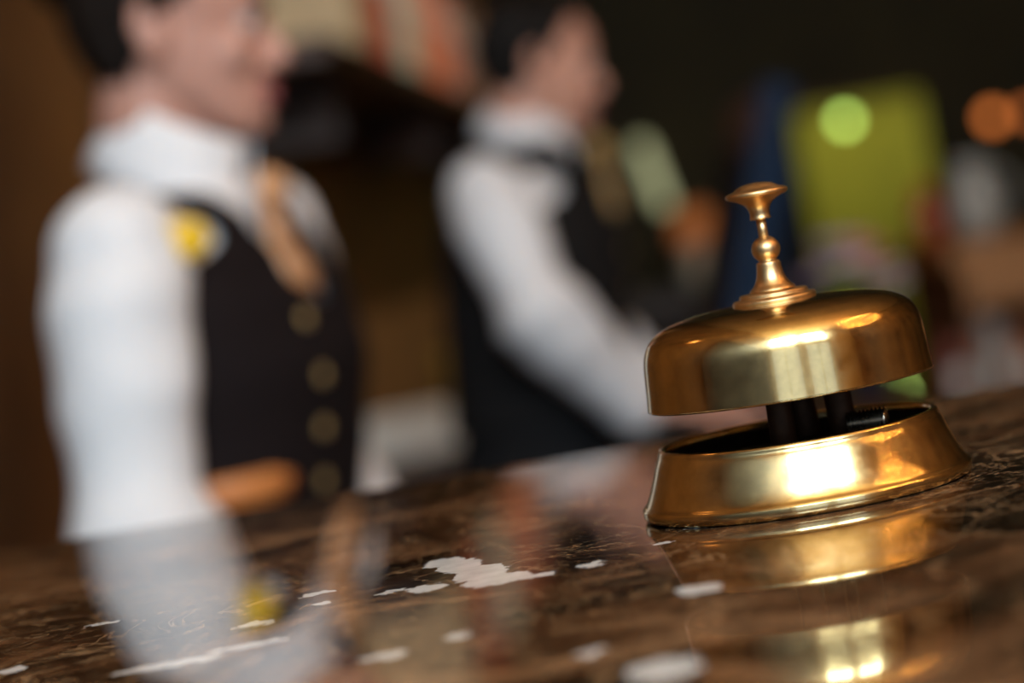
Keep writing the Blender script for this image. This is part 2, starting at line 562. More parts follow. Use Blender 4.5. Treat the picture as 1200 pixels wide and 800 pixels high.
knob_prof = [(0, 68.8), (2.5, 68.85)] + [tuple(p) for p in spline([(2.6, 69.1), (2.45, 70.2), (2.75, 71.6), (3.7, 72.9), (5.4, 73.9), (7.1, 74.5), (7.75, 75.1), (7.6, 75.75), (6.9, 76.1), (5.7, 76.45)], 5)] + \
            [tuple(p) for p in spline([(5.2, 76.75), (4.0, 77.4), (2.2, 77.85), (0, 78.0)], 5)]
obj('knob', lathe(knob_prof, 56, MM), M_copper_brass, plunger)
M_leg = mat('bronze_leg', (0.05, 0.024, 0.012), 0.55, metal=.6, var=.3, scale=300)
for (x, y, x2, y2, w) in ((-4.6, -9.0, -4.0, -8.0, 3.4), (4.2, 8.0, 1.5, 6.5, 3.6), (11.6, -3.0, 10.2, -2.6, 3.6)):
    bm = bmesh.new()
    rs = []
    for t in (0, .35, .7, 1.0):
        cx, cy, ww = x + (x2 - x) * t, y + (y2 - y) * t, w * (1 - .12 * t)
        rs.append([Vector((cx + ww * math.cos(2 * PI * k / 16), cy + ww * .6 * math.sin(2 * PI * k / 16), 2 + 45 * t)) * MM for k in range(16)])
    rings(bm, rs)
    obj('support_leg', bm, M_leg, bell)
bm = bmesh.new()
box(bm, -14 * MM, 14 * MM, -6 * MM, 6 * MM, 11 * MM, 13.5 * MM, bev=.0006)
obj('striker_bar', bm, M_inner_dark, bell, False)
prof = []
for k in range(10):
    prof += [(3.3, k * 1.0), (2.5, k * 1.0 + .5)]
bm = lathe([(0, 0)] + prof + [(0, 10.0)], 24, MM)
bmesh.ops.rotate(bm, verts=bm.verts, cent=(0, 0, 0), matrix=Matrix.Rotation(math.radians(90), 3, 'Y'))
bmesh.ops.rotate(bm, verts=bm.verts, cent=(0, 0, 0), matrix=Matrix.Rotation(math.radians(-18), 3, 'Z'))
bmesh.ops.translate(bm, verts=bm.verts, vec=(12.5 * MM, -4 * MM, 15.6 * MM))
obj('adjusting_screw', bm, M_steel, bell)

# ------------------------------------------------------------------ people
HEAD = [(-.112, .048, .074, .016), (-.104, .028, .086, .030), (-.088, -.006, .090, .043), (-.066, -.045, .086, .055),
        (-.045, -.070, .087, .061), (-.020, -.086, .088, .066), (0.0, -.096, .085, .069), (.022, -.101, .093, .073),
        (.045, -.101, .091, .076), (.070, -.094, .080, .073), (.090, -.076, .058, .060), (.104, -.048, .028, .040), (.112, -.022, .0, .012)]

def head_pt(th, z, off=0.0):
    xb, xf, w = lerp_table(HEAD, z)
    cx, a = (xf + xb) / 2, (xf - xb) / 2 + off
    zz = z + (off * max(0, (z - .06) / .05) if z > .06 else 0)
    return Vector((cx + a * math.cos(th), (w + off) * math.sin(th), zz))

def add_head(bm, X, man=False):
    """skull, jaw, nose, brow, lips, ears, all welded later by the remesh; X maps head space to the body"""
    n = 28
    zs = [-.112 + .224 * k / 30 for k in range(31)]
    rings(bm, [[X @ head_pt(2 * PI * i / n, z) for i in range(n)] for z in zs])
    q = X.to_3x3()
    s = X.to_scale().x
    qr = X.to_quaternion().to_matrix()
    wd = 1.12 if man else 1.0
    def t(pts, rad, flat=1.0):
        tube(bm, [X @ Vector(p) for p in pts], [r * s for r in rad], 10, flat)
    t([(.086, 0, .006), (.097, 0, -.014), (.108, 0, -.032), (.103, 0, -.040)], [.006, .0085 * wd, .011 * wd, .009])
    for sy in (-1, 1):
        blob(bm, X @ Vector((.095, sy * .011, -.040)), [.010 * s, .007 * s, .007 * s], qr, 10)     # nostril wing
        blob(bm, X @ Vector((.083, sy * .031, .016)), [.010 * s, .020 * s, .006 * s], qr, 10)      # brow
        blob(bm, X @ Vector((.060, sy * .036, -.030)), [.022 * s, .022 * s, .022 * s], qr, 12)     # cheek
        blob(bm, X @ Vector((.0765, sy * .032, .0085)), [.0125 * s, .016 * s, .0065 * s], qr, 12)   # upper lid
        blob(bm, X @ Vector((.0755, sy * .032, -.0085)), [.0115 * s, .015 * s, .0045 * s], qr, 12)  # lower lid
        # ear: shell, rim and lobe
        blob(bm, X @ Vector((-.012, sy * .074, -.004)), [.017 * s, .008 * s, .029 * s], qr, 14)
        t([(.0, sy * .074, .008), (-.010, sy * .082, .026), (-.026, sy * .085, .018), (-.028, sy * .084, -.004), (-.016, sy * .079, -.026), (-.006, sy * .074, -.032)],
          [.004, .0045, .005, .0045, .0045, .005])
    blob(bm, X @ Vector((.087, 0, -.063)), [.009 * s, .022 * s, .006 * s], qr, 12)
    blob(bm, X @ Vector((.085, 0, -.074)), [.009 * s, .019 * s, .006 * s], qr, 12)
    blob(bm, X @ Vector((.080, 0, -.096)), [.013 * s, .018 * s, .012 * s], qr, 12)

def add_hand(bm, wrist, fdir, palm_n, side, s=1.0, curl=0.5):
    """palm, four unequal fingers with two knuckle bends and a thumb off the side of the palm"""
    f = Vector(fdir).normalized()
    n = Vector(palm_n)
    n = (n - f * n.dot(f)).normalized()          # direction the palm faces
    w = f.cross(n).normalized() * side           # towards the thumb
    W = Vector(wrist)
    tube(bm, [W - f * .02 * s, W + f * .02 * s, W + f * .055 * s, W + f * .085 * s], [.026 * s, .032 * s, .040 * s, .038 * s], 14, .45, n)
    for k, (off, ln) in enumerate(((.030, .072), (.010, .080), (-.010, .074), (-.029, .058))):
        p = W + (f * .085 + w * off) * s
        pts, rad = [p - f * .012 * s], [.0100 * s]
        ang = .12
        q = p
        for j, (seg, r) in enumerate(((.46, .0095), (.30, .0088), (.24, .0075))):
            ang += curl * (.45 + .25 * j)
            q = q + (f * math.cos(ang) + n * math.sin(ang) + w * off * .6) * ln * seg * s
            pts.append(q)
            rad.append(r * s)
        tube(bm, pts, rad, 8)
    a = W + (f * .030 + w * .030) * s
    b = W + (f * .058 + w * .056 + n * .012) * s
    c = W + (f * .086 + w * .062 + n * .022) * s
    d = W + (f * .106 + w * .060 + n * .030) * s
    tube(bm, [W + (f * .012 + w * .014) * s, a, b, c, d], [.016 * s, .0145 * s, .0115 * s, .010 * s, .008 * s], 8)

def person(spec):
    S = spec
    P = thing('person', S['label'], 'person', S['loc'], S['yaw'])
    tor = S['torso']
    lean = S['lean']
    def T(th, z, off=0.0):
        cx, a, b = lerp_table(tor, z)
        c, s = math.cos(th), math.sin(th)
        p = 2.5
        r = (abs(c) ** p + abs(s) ** p) ** (-1 / p)
        return Vector((cx + lean * (z - .95) + (a + off) * c * r, (b + off) * s * r, z + (off if z >= tor[-1][0] else 0)))
    def torso(bm, off, z0, z1, n=32, m=36):
        rings(bm, [[T(2 * PI * i / n, z0 + (z1 - z0) * k / m, off) for i in range(n)] for k in range(m + 1)])
    hc = Vector(S['head'])
    X = Matrix.Translation(hc) @ Matrix.Rotation(S['head_yaw'], 4, 'Z') @ Matrix.Rotation(S['head_pitch'], 4, 'Y') @ Matrix.Rotation(S.get('head_roll', 0), 4, 'X') @ Matrix.Scale(S['head_scale'], 4)
    arms = S['arms']
    hs = S['hand_scale']
    nb = Vector(S['neck'])
    # --- body: one continuous skin
    bm = bmesh.new()
    torso(bm, -.004, tor[0][0], tor[-1][0])
    add_head(bm, X, S['man'])
    nr = S['neck_r']
    tube(bm, [nb + Vector((-.01, 0, -.05)), nb, X @ Vector((-.030, 0, -.085)), X @ Vector((-.022, 0, -.03))], [nr * 1.0, nr * 1.0, nr, nr * .95], 18)
    for sd, A in arms.items():
        sh, el, wr = [Vector(v) for v in A['pts']]
        tube(bm, [sh + (sh - el).normalized() * .01, sh.lerp(el, .3), sh.lerp(el, .7), el, el.lerp(wr, .3), el.lerp(wr, .7), wr],
             [.042 * S['arm'], .042 * S['arm'], .040 * S['arm'], .038 * S['arm'], .040 * S['arm'], .032 * S['arm'], .026 * S['arm']], 14)
        tube(bm, [sh + Vector((0, -sd * .07, -.01)), sh], [.04, .042 * S['arm']], 12)
        add_hand(bm, wr, A['f'], A['n'], -sd * A.get('thumb', 1), hs, A['curl'])
    for sd in (-1, 1):
        hip, kn, an = Vector((0, sd * .085, .86)), Vector((.02, sd * .09, .48)), Vector((-.01, sd * .09, .09))
        tube(bm, [hip, hip.lerp(kn, .5), kn, kn.lerp(an, .35), an], [.085, .072, .052, .052, .034], 14)
        tube(bm, [an + Vector((-.02, 0, -.04)), an + Vector((.06, 0, -.05)), an + Vector((.15, 0, -.065))], [.034, .036, .028], 10)
    obj('body', bake(bm, .0042, 3, .5), S['skin'], P)
    # --- shirt
    bm = bmesh.new()
    torso(bm, .007, S['waist'] + .005, tor[-1][0])
    for sd, A in arms.items():
        sh, el, wr = [Vector(v) for v in A['pts']]
        k = S['arm'] * S['sleeve']
        wq = el.lerp(wr, A.get('cuff', .93))
        tube(bm, [sh + Vector((0, -sd * .015, .0)), sh.lerp(el, .22), sh.lerp(el, .5), sh.lerp(el, .8), el, el.lerp(wq, .25), el.lerp(wq, .6), el.lerp(wq, .9), wq],
             [.056 * k, .061 * k, .058 * k, .050 * k, .066 * k, .062 * k, .050 * k, .044 * k, .040 * k], 18)
        tube(bm, [sh + Vector((0, -sd * .06, -.008)), sh], [.046, .056 * k], 14)
    shirt = obj('shirt', bake(bm, .006, 5, .5), S['shirt'], P)
    nrms = [v.normal.copy() for v in shirt.data.vertices]
    for v, nv in zip(shirt.data.vertices, nrms):       # soft creases of the cloth
        q = noise.noise(Vector((v.co.x * 14, v.co.y * 14, v.co.z * 22))) * .004
        v.co += nv * q
    for sd, A in arms.items():
        sh, el, wr = [Vector(v) for v in A['pts']]
        if A.get('cuff', .93) > .8:
            d = (wr - el).normalized()
            bm = bmesh.new()
            c = el.lerp(wr, A.get('cuff', .93))
            tube(bm, [c - d * .035, c, c + d * .02], [.043 * S['arm'] * S['sleeve']] * 3, 18)
            obj('cuff', bm, S['shirt'], shirt)
    # --- turned-down collar round the neck
    bm = bmesh.new()
    n = 40
    C = Vector(S['collar'])
    tilt = Matrix.Rotation(S['collar_tilt'], 3, 'Y')
    cr, ch = S['collar_r'], S['collar_h']
    rows = []
    for i in range(n + 1):
        th = math.radians(-168 + 336 * i / n) + PI       # gap at the front
        fr = max(0, math.cos(th))                          # 1 at the front
        row = []
        for (rr, zz) in ((cr * 1.02, -.012), (cr * .98, ch * .55), (cr * 1.0, ch), (cr * 1.06, ch * 1.02), (cr * 1.16, ch * .6), (cr * 1.24 + .012 * fr, ch * .1), (cr * 1.30 + .02 * fr, -ch * (.35 + .45 * fr))):
            row.append(C + tilt @ Vector((math.cos(th) * rr * 1.06, math.sin(th) * rr, zz)))
        rows.append([bm.verts.new(p) for p in row])
    for a, b_ in zip(rows, rows[1:]):
        for i in range(len(a) - 1):
            bm.faces.new((a[i], a[i + 1], b_[i + 1], b_[i]))
    solid(obj('collar', bm, S['shirt'], P), .0025, 0)
    # --- sleeveless vest: torso shell with V neck and armholes
    bm = bmesh.new()
    n, m = 240, 190
    z0, z1 = S['waist'] - .02, tor[-1][0] - .004
    grid = []
    for k in range(m + 1):
        z = z0 + (z1 - z0) * k / m
        grid.append([T(2 * PI * i / n, z, .017) for i in range(n)])
    vv = {}
    def keep(p):
        if p.z > S['v_z']:
            v = (p.z - S['v_z']) / (z1 - S['v_z'])
            fx = lerp_table(tor, p.z)[0] + lean * (p.z - .95)
            if p.x > fx - .01 and abs(p.y) < .006 + S['v_w'] * v ** .8:
                return False
        az = S['arm_z']
        if p.z > az:
            u = min(1, (p.z - az) / S['arm_h'])
            if abs(p.y) > S['arm_y'] + .07 * (1 - u) ** 1.5:
                return False
        return True
    for k in range(m):
        for i in range(n):
            q = [(k, i), (k, (i + 1) % n), (k + 1, (i + 1) % n), (k + 1, i)]
            c = sum((grid[a][b_] for a, b_ in q), Vector()) / 4
            if keep(c):
                fv = []
                for key in q:
                    if key not in vv:
                        vv[key] = bm.verts.new(grid[key[0]][key[1]])
                    fv.append(vv[key])
                bm.faces.new(fv)
    for v in [v for v in bm.verts if not v.link_faces]:
        bm.verts.remove(v)
    for _ in range(14):                 # relax the cut edges of the V neck and armholes
        new = {}
        for v in bm.verts:
            if v.is_boundary and v.co.z > S['waist'] + .02:
                nb_ = [e.other_vert(v).co for e in v.link_edges if e.is_boundary]
                if len(nb_) == 2:
                    new[v] = v.co * .4 + (nb_[0] + nb_[1]) * .3
        for v, c in new.items():
            v.co = c
    vest = solid(obj('vest', bm, S['vest'], P), .005, 1)
    for (th, z) in S['buttons']:
        p = T(th, z, .021)
        nrm = (T(th, z, .05) - p).normalized()
        bmb = lathe([(0, 0), (6.5, 0), (7.2, 1.2), (6.0, 2.2), (3.0, 3.4), (0, 3.8)], 18, .001)
        bmesh.ops.transform(bmb, matrix=Matrix.Translation(p) @ nrm.to_track_quat('Z', 'Y').to_matrix().to_4x4(), verts=bmb.verts)
        obj('button', bmb, M_button, vest)
    # --- trousers and shoes
    bm = bmesh.new()
    torso(bm, .010, tor[0][0] - .02, S['waist'] + .045)
    for sd in (-1, 1):
        hip, kn, an = Vector((0, sd * .085, .86)), Vector((.02, sd * .09, .48)), Vector((-.01, sd * .09, .10))
        tube(bm, [hip, hip.lerp(kn, .5), kn, kn.lerp(an, .5), an], [.098, .085, .072, .068, .064], 16)
    obj('trousers', bake(bm, .008, 4, .5), M_trouser, P)
    for sd in (-1, 1):
        bm = bmesh.new()
        a = Vector((-.035, sd * .09, .045))
        tube(bm, [a, a + Vector((.06, 0, .0)), a + Vector((.14, 0, -.008)), a + Vector((.21, 0, -.016))], [.042, .044, .042, .028], 14)
        box(bm, -.075, .195, sd * .09 - .035, sd * .09 + .035, 0, .014, bev=.004)
        obj('shoe', bake(bm, .006, 2, .5), M_shoe, P)
    # --- hair cap
    bm = bmesh.new()
    n, m = 120, 90
    hp = {}
    rowsH = []
    for k in range(m + 1):
        z = -.085 + (.112 + .085) * k / m
        rowsH.append([head_pt(2 * PI * i / n, z, .010 + .004 * math.sin(i * 1.07)) for i in range(n)])
    hl = S['hairline']
    for k in range(m):
        for i in range(n):
            q = [(k, i), (k, (i + 1) % n), (k + 1, (i + 1) % n), (k + 1, i)]
            c = sum((rowsH[a][b_] for a, b_ in q), Vector()) / 4
            lim = lerp_table(hl, c.z)[0]
            if c.x < lim:
                fv = []
                for key in q:
                    if key not in hp:
                        hp[key] = bm.verts.new(X @ rowsH[key[0]][key[1]])
                    fv.append(hp[key])
                bm.faces.new(fv)
    for _ in range(10):
        new = {}
        for v in bm.verts:
            if v.is_boundary:
                nb_ = [e.other_vert(v).co for e in v.link_edges if e.is_boundary]
                if len(nb_) == 2:
                    new[v] = v.co * .4 + (nb_[0] + nb_[1]) * .3
        for v, c in new.items():
            v.co = c
    top = [hp[(m, i)] for i in range(n) if (m, i) in hp]
    if len(top) == n:
        bm.faces.new(top)
    hair = solid(obj('hair', bm, S['hair'], P), .008, -1)
    if S.get('bun'):
        bm = bmesh.new()
        blob(bm, X @ Vector((-.100, 0, .075)), [.040, .046, .044], None, 20)
        tube(bm, [X @ Vector((-.115, math.cos(a) * .038, .078 + math.sin(a) * .036)) for a in [2 * PI * k / 12 for k in range(12)]], [.014] * 12, 8)
        obj('hair_bun', bake(bm, .004, 2), S['hair'], hair)
    for sy in (-1, 1):
        bm = bmesh.new()
        blob(bm, X @ Vector((.0755, sy * .032, .001)), [.012 * S['head_scale']] * 3, None, 16)
        e = obj('eye', bm, M_eye, P)
        bm = bmesh.new()
        blob(bm, X @ Vector((.0855, sy * .0325, .000)), [.0032, .0066, .0066], X.to_quaternion().to_matrix(), 12)
        obj('iris', bm, M_iris, e)
        bm = bmesh.new()
        tube(bm, [X @ Vector(p) for p in ((.093, sy * .015, .018), (.090, sy * .032, .023), (.078, sy * .050, .019))], [.004, .0045, .002], 8)
        obj('eyebrow', bm, S['hair'], P)
    bm = bmesh.new()
    for z, w in ((-.0635, .021), (-.0735, .018)):
        tube(bm, [X @ Vector(p) for p in ((.0875, -w, z - .001), (.0945, -w * .4, z), (.0945, w * .4, z), (.0875, w, z - .001))], [.0025, .0048, .0048, .0025], 8)
    obj('lips', bm, M_lip, P)
    return P, T, X, vest

# woman in front, elbow propped on the staff desk, facing right
W_YAW = math.radians(-16)
W_TOR = [(.78, 0, .105, .165), (.90, .0, .100, .158), (.99, .000, .080, .124), (1.06, .002, .080, .128), (1.14, .008, .088, .138),
         (1.20, .012, .093, .148), (1.25, .008, .086, .156), (1.29, .002, .074, .158), (1.32, .0, .064, .135), (1.345, .004, .056, .085), (1.36, .008, .048, .058)]
ear_w = at(145, 36, 2.03)
hw = Vector((.040, 0, 1.505))                 # head centre in her own frame
rotw = Matrix.Rotation(W_YAW, 3, 'Z')
ear_local = hw + Vector((-.012, -.078, 0))
lw = at(156, 34, 2.03) - rotw @ ear_local
hw += rotw.transposed() @ (ear_w - at(156, 34, 2.03))
W_LOC = (lw.x, lw.y, 0)
hw.z += lw.z
woman, TW, XW, vest_w = person(dict(
    label='woman in white shirt and dark buttoned vest standing in profile behind the counter', loc=W_LOC, yaw=W_YAW, torso=W_TOR, lean=.03, man=False,
    head=hw, head_yaw=math.radians(15), head_pitch=math.radians(6), head_scale=.86, neck=(.008, 0, 1.375), neck_r=.048,
    arms={-1: dict(pts=((.018, -.172, 1.318), (.012, -.212, 1.085), (.13, -.17, .915)), f=(1, .1, -.25), n=(0, 0, -1), curl=.35, cuff=.9),
          1: dict(pts=((.018, .172, 1.318), (.0, .20, 1.085), (.12, .15, .93)), f=(.8, -.2, -.5), n=(0, 0, -1), curl=.35, cuff=.9)},
    arm=1.0, sleeve=1.0, hand_scale=.92, skin=M_skin_w, shirt=M_shirt, vest=M_vest_w, waist=.99, v_z=1.245, v_w=.075, arm_y=.098, arm_z=1.288, arm_h=.03,
    collar=(.004, 0, 1.380), collar_tilt=math.radians(31), collar_r=.053, collar_h=.050,
    buttons=[(math.radians(-18), z) for z in (1.236, 1.188, 1.144, 1.10, 1.056)], hair=M_hair_w, bun=True,
    hairline=[(-.085, -.045), (-.01, -.030), (.015, .005), (.05, .045), (.075, .075), (.09, .2)]))
# apricot neck scarf, badge and pocket flap of the woman
bm = bmesh.new()
pts = [TW(-.08, z, .016) + Vector((dx - .004, dy, .012)) for z, dx, dy in ((1.355, .016, -.012), (1.325, .012, -.010), (1.29, .004, -.006), (1.262, .002, -.004), (1.245, .0, 0))]
tube(bm, pts, [.014, .022, .027, .031, .026], 16, .28, (1, 0, 0))
blob(bm, TW(-.1, 1.352, .030), [.014, .018, .015], None, 16)
obj('neck_scarf', bake(bm, .004, 3), M_silk, woman)
bp = TW(math.radians(-58), 1.318, .048)
bm = bmesh.new()
nrm = (TW(math.radians(-58), 1.318, .06) - bp).normalized()
pb = lathe([(0, 0), (17, 0), (18, 2), (15, 4), (8, 5), (0, 5.2)], 8, .001)
bmesh.ops.transform(pb, matrix=Matrix.Translation(bp) @ nrm.to_track_quat('Z', 'Y').to_matrix().to_4x4() @ Matrix.Diagonal((1.35, 1.0, 1, 1)), verts=pb.verts)
bm.free()
o = obj('pin_badge', pb, M_badge, vest_w)
o['label'] = 'yellow pin badge'
bm = bmesh.new()
rs = []
for k in range(17):
    th = math.radians(-98 + 62 * k / 16)
    e = min(1, .45 + min(k, 16 - k) * .3)
    rs.append([TW(th, 1.108 + dz * e, of) for dz, of in ((-.013, .020), (-.013, .028), (.013, .028), (.013, .020))])
rings(bm, rs)
o = obj('pocket_flap', bm, M_flap, vest_w)
o['label'] = 'tan leather pocket flap'

# man further back, reaching down to his desk
M_YAW = math.radians(-10)
M_TOR = [(.80, 0, .120, .165), (.92, 0, .115, .160), (1.02, .004, .108, .152), (1.10, .010, .112, .160), (1.18, .016, .118, .172), (1.25, .016, .114, .182),
         (1.30, .010, .098, .188), (1.335, .006, .080, .176), (1.365, .006, .066, .122), (1.39, .010, .056, .072), (1.405, .014, .048, .056)]
ear_m = at(612, 77, 3.52)
hm = Vector((.115, 0, 1.52))
rotm = Matrix.Rotation(M_YAW, 3, 'Z')
lm = at(626, 78, 3.52) - rotm @ (hm + Vector((-.012, -.08, 0)))
M_LOC = (lm.x, lm.y, 0)
hm.z += lm.z
hm += rotm.transposed() @ (ear_m - at(626, 78, 3.52))
DESK_Z = .92
man, TM, XM, vest_m = person(dict(
    label='man in white shirt and dark vest with gold tie, looking down at the desk', loc=M_LOC, yaw=M_YAW, torso=M_TOR, lean=.10, man=True,
    head=hm, head_yaw=math.radians(15), head_pitch=math.radians(11), head_scale=.87, neck=(.060, 0, 1.41), neck_r=.050,
    arms={-1: dict(pts=((.018, -.186, 1.338), (.078, -.27, 1.165), (.172, -.15, 1.005)), f=(1, .15, -.22), n=(0, 0, -1), curl=.35, cuff=.92),
          1: dict(pts=((.022, .190, 1.338), (.05, .25, 1.115), (.20, .05, .99)), f=(1, -.15, -.15), n=(0, 0, -1), curl=.35, cuff=.92)},
    arm=1.03, sleeve=1.0, hand_scale=1.0, skin=M_skin_m, shirt=M_shirt, vest=M_vest_m, waist=1.02, v_z=1.285, v_w=.06, arm_y=.135, arm_z=1.30, arm_h=.035,
    collar=(.054, 0, 1.412), collar_tilt=math.radians(28), collar_r=.053, collar_h=.042,
    buttons=[(0, z) for z in (1.225, 1.17, 1.115, 1.06)], hair=M_hair_m,
    hairline=[(-.085, -.06), (-.03, -.035), (.0, .0), (.03, .015), (.055, .03), (.08, .045), (.1, .05), (.105, .2)]))
bm = bmesh.new()
tube(bm, [TM(0, z, .030) + Vector((dx, 0, 0)) for z, dx in ((1.375, .030), (1.345, .016), (1.315, .004), (1.285, -.002))], [.015, .018, .022, .024], 14, .35, (1, 0, 0))
blob(bm, TM(0, 1.38, .055), [.016, .020, .018], None, 14)
obj('necktie', bake(bm, .004, 3), M_gold_silk, man)
# ------------------------------------------------------------------ staff desk of the woman, desk of the man
def table(name, label, cat, x0, x1, y0, y1, h, m, th=.03, leg=.05, inset=.03):
    cx, cy = (x0 + x1) / 2, (y0 + y1) / 2
    t = thing(name, label, cat, (cx, cy, 0))
    a, b_ = (x1 - x0) / 2, (y1 - y0) / 2
    obj('table_top', newbox(-a, a, -b_, b_, h - th, h, bev=.004), m, t, False)
    for sx in (-1, 1):
        for sy in (-1, 1):
            lx, ly = sx * (a - inset - leg / 2), sy * (b_ - inset - leg / 2)
            obj('leg', newbox(lx - leg / 2, lx + leg / 2, ly - leg / 2, ly + leg / 2, 0, h - th, bev=.003), m, t, False)
    obj('apron', newbox(-a + inset + leg, a - inset - leg, -b_ + inset + .01, -b_ + inset + .03, h - th - .1, h - th), m, t, False)
    obj('apron', newbox(-a + inset + leg, a - inset - leg, b_ - inset - .03, b_ - inset - .01, h - th - .1, h - th), m, t, False)
    return t
table('staff_desk', 'dark wooden staff desk behind the counter in front of the woman', 'desk', W_LOC[0] + .20, W_LOC[0] + .80, 1.45, 2.3, .86, M_wood_dark)
fb = at(1006, 372, 4.0)
table('work_desk', 'wooden work desk carrying the monitor beside the man', 'desk', M_LOC[0] + .24, fb.x + .037, 3.2, 4.15, DESK_Z, M_wood_dark)

# monitor in profile, tilted back
mb = at(842, 470, 3.95)
mon = thing('computer_monitor', 'navy computer monitor seen edge-on, tilted back beside the man', 'monitor', (mb.x, mb.y, DESK_Z))
obj('stand_base', newbox(-.09, .11, -.12, .12, .0005, .014, bev=.004), M_navy, mon, False)
bm = bmesh.new()
tube(bm, [(.03, 0, .012), (.055, 0, .12), (.065, 0, .24)], [.022, .02, .02], 12)
obj('stand_neck', bm, M_navy, mon)
tl = Matrix.Translation((-.02, 0, .045)) @ Matrix.Rotation(math.radians(19), 4, 'Y')
def tilted(bm):
    bmesh.ops.transform(bm, matrix=tl, verts=bm.verts)
    return bm
case = obj('case', tilted(newbox(-.012, .035, -.27, .27, .01, .50, bev=.008)), M_navy, mon, False)
obj('screen', tilted(newbox(-.0135, -.0125, -.255, .255, .03, .485)), M_screen, mon, False)
obj('rear_shell', tilted(newbox(.036, .070, -.18, .18, .10, .40, bev=.012)), M_navy, mon, False)

# bouquet in a navy vase on the work desk
vase = thing('flower_vase', 'navy vase with pink and white flowers behind the bell', 'vase', (fb.x, fb.y, DESK_Z))
vh = fb.z - DESK_Z + .03
obj('vase_body', lathe([(0, 0), (.030, 0), (.034, vh * .3), (.032, vh * .7), (.026, vh * .9), (.030, vh), (.026, vh), (.022, vh * .88), (0, vh * .2)], 28), M_navy, vase)
fcols = [mat('petal_white', (.66, .58, .58), .6), mat('petal_lilac', (.42, .28, .38), .6), mat('petal_rose', (.50, .12, .10), .6), mat('petal_pink', (.58, .30, .32), .6)]
M_stem = mat('flower_stem', (.06, .12, .03), .6)
for k, (dx, dy, dz, c) in enumerate(((-.035, -.02, .05, 1), (.0, -.035, .055, 0), (.03, -.01, .07, 2), (.052, .0, .03, 0), (-.055, .02, .035, 1), (.012, .03, .085, 3), (-.02, .02, .09, 1), (.06, .02, .005, 0), (.035, -.03, .03, 3))):
    bm = bmesh.new()
    tube(bm, [(0, 0, vh * .3), (dx * .4, dy * .4, vh), (dx, dy, vh + dz)], [.003, .003, .0025], 6)
    st = obj('stem', bm, M_stem, vase)
    bm = bmesh.new()
    c0 = Vector((dx, dy, vh + dz))
    for q in range(7):
        a = 2 * PI * q / 7
        d = Vector((math.cos(a), math.sin(a), .55))
        blob(bm, c0 + d * .018, [.018, .012, .008], Matrix.Rotation(a, 3, 'Z') @ Matrix.Rotation(-.5, 3, 'Y'), 8)
    blob(bm, c0 + Vector((0, 0, .008)), [.016, .016, .012], None, 8)
    obj('blossom', bm, fcols[c], st)

# ------------------------------------------------------------------ left wall: shelf with a row of folders
def wp_at(px, py):
    """meeting of a sight line with the left wall, 0.02 m clear of it"""
    lo, hi = .5, 30.0
    for _ in range(50):
        mid = (lo + hi) / 2
        p = at(px, py, mid)
        if p.x - .02 > wall_x(p.y): lo = mid
        else: hi = mid
    return at(px, py, lo)
wang = math.atan(WAZ)
s0, s1 = wp_at(330, 98), wp_at(522, 150)
SHELF_Z = (s0.z + s1.z) / 2
ya, yb = s0.y - .9, s1.y
shelf = thing('wall_shelf', 'dark wooden shelf on the brown wall behind the woman and man', 'shelf', (wall_x((ya + yb) / 2), (ya + yb) / 2, SHELF_Z), -wang)
hl = (yb - ya) / 2 / math.cos(wang)
obj('board', newbox(.004, .26, -hl, hl, -.04, 0, bev=.003), M_wood_dark, shelf, False)
for t in (-.8, 0, .8):
    obj('bracket', newbox(.004, .20, hl * t - .015, hl * t + .015, -.16, -.04), M_wood_dark, shelf, False)
FC = [('beige', (.42, .30, .16)), ('crimson', (.36, .05, .03)), ('rust red', (.45, .10, .05)), ('pale green', (.34, .45, .36)), ('grey green', (.28, .38, .32)),
      ('scarlet', (.50, .12, .06)), ('orange', (.55, .20, .07)), ('brick red', (.42, .10, .06)), ('coral', (.52, .18, .10)), ('mauve', (.26, .15, .14)),
      ('taupe', (.24, .17, .12)), ('plum brown', (.14, .08, .08)), ('amber', (.42, .22, .08)), ('tan', (.40, .23, .11)), ('maroon', (.20, .06, .04)), ('dull orange', (.36, .16, .06))]
nF = len(FC)
ORD = ['first', 'second', 'third', 'fourth', 'fifth', 'sixth', 'seventh', 'eighth', 'ninth', 'tenth', 'eleventh', 'twelfth', 'thirteenth', 'fourteenth', 'fifteenth', 'sixteenth']
ys_ = .9 - .9
y_begin = -hl + .62
step = (2 * hl - .64) / nF
for k, (cn, c) in enumerate(FC):
    h = .27 + .05 * random.random()
    yc = y_begin + step * (k + .5)
    pos = shelf.matrix_basis @ Vector((.13, yc, 0))
    loc = Matrix.Translation(shelf.location) @ Matrix.Rotation(-wang, 4, 'Z') @ Vector((.13, yc, 0))
    t = thing('box_file', '%s box file, %s from the near end of the wall shelf' % (cn, ORD[k]), 'box file', loc, -wang, 'box files on the wall shelf')
    mm = mat('card_' + cn.replace(' ', '_'), tuple(min(.85, q * 1.5) for q in c), .6)
    w = step * .46
    obj('file_body', newbox(-.10, .10, -w, w, 0, h, bev=.006), mm, t, False)
    obj('spine_label', newbox(.1005, .102, -w * .35, w * .35, h * .6, h * .75), M_paper, t, False)

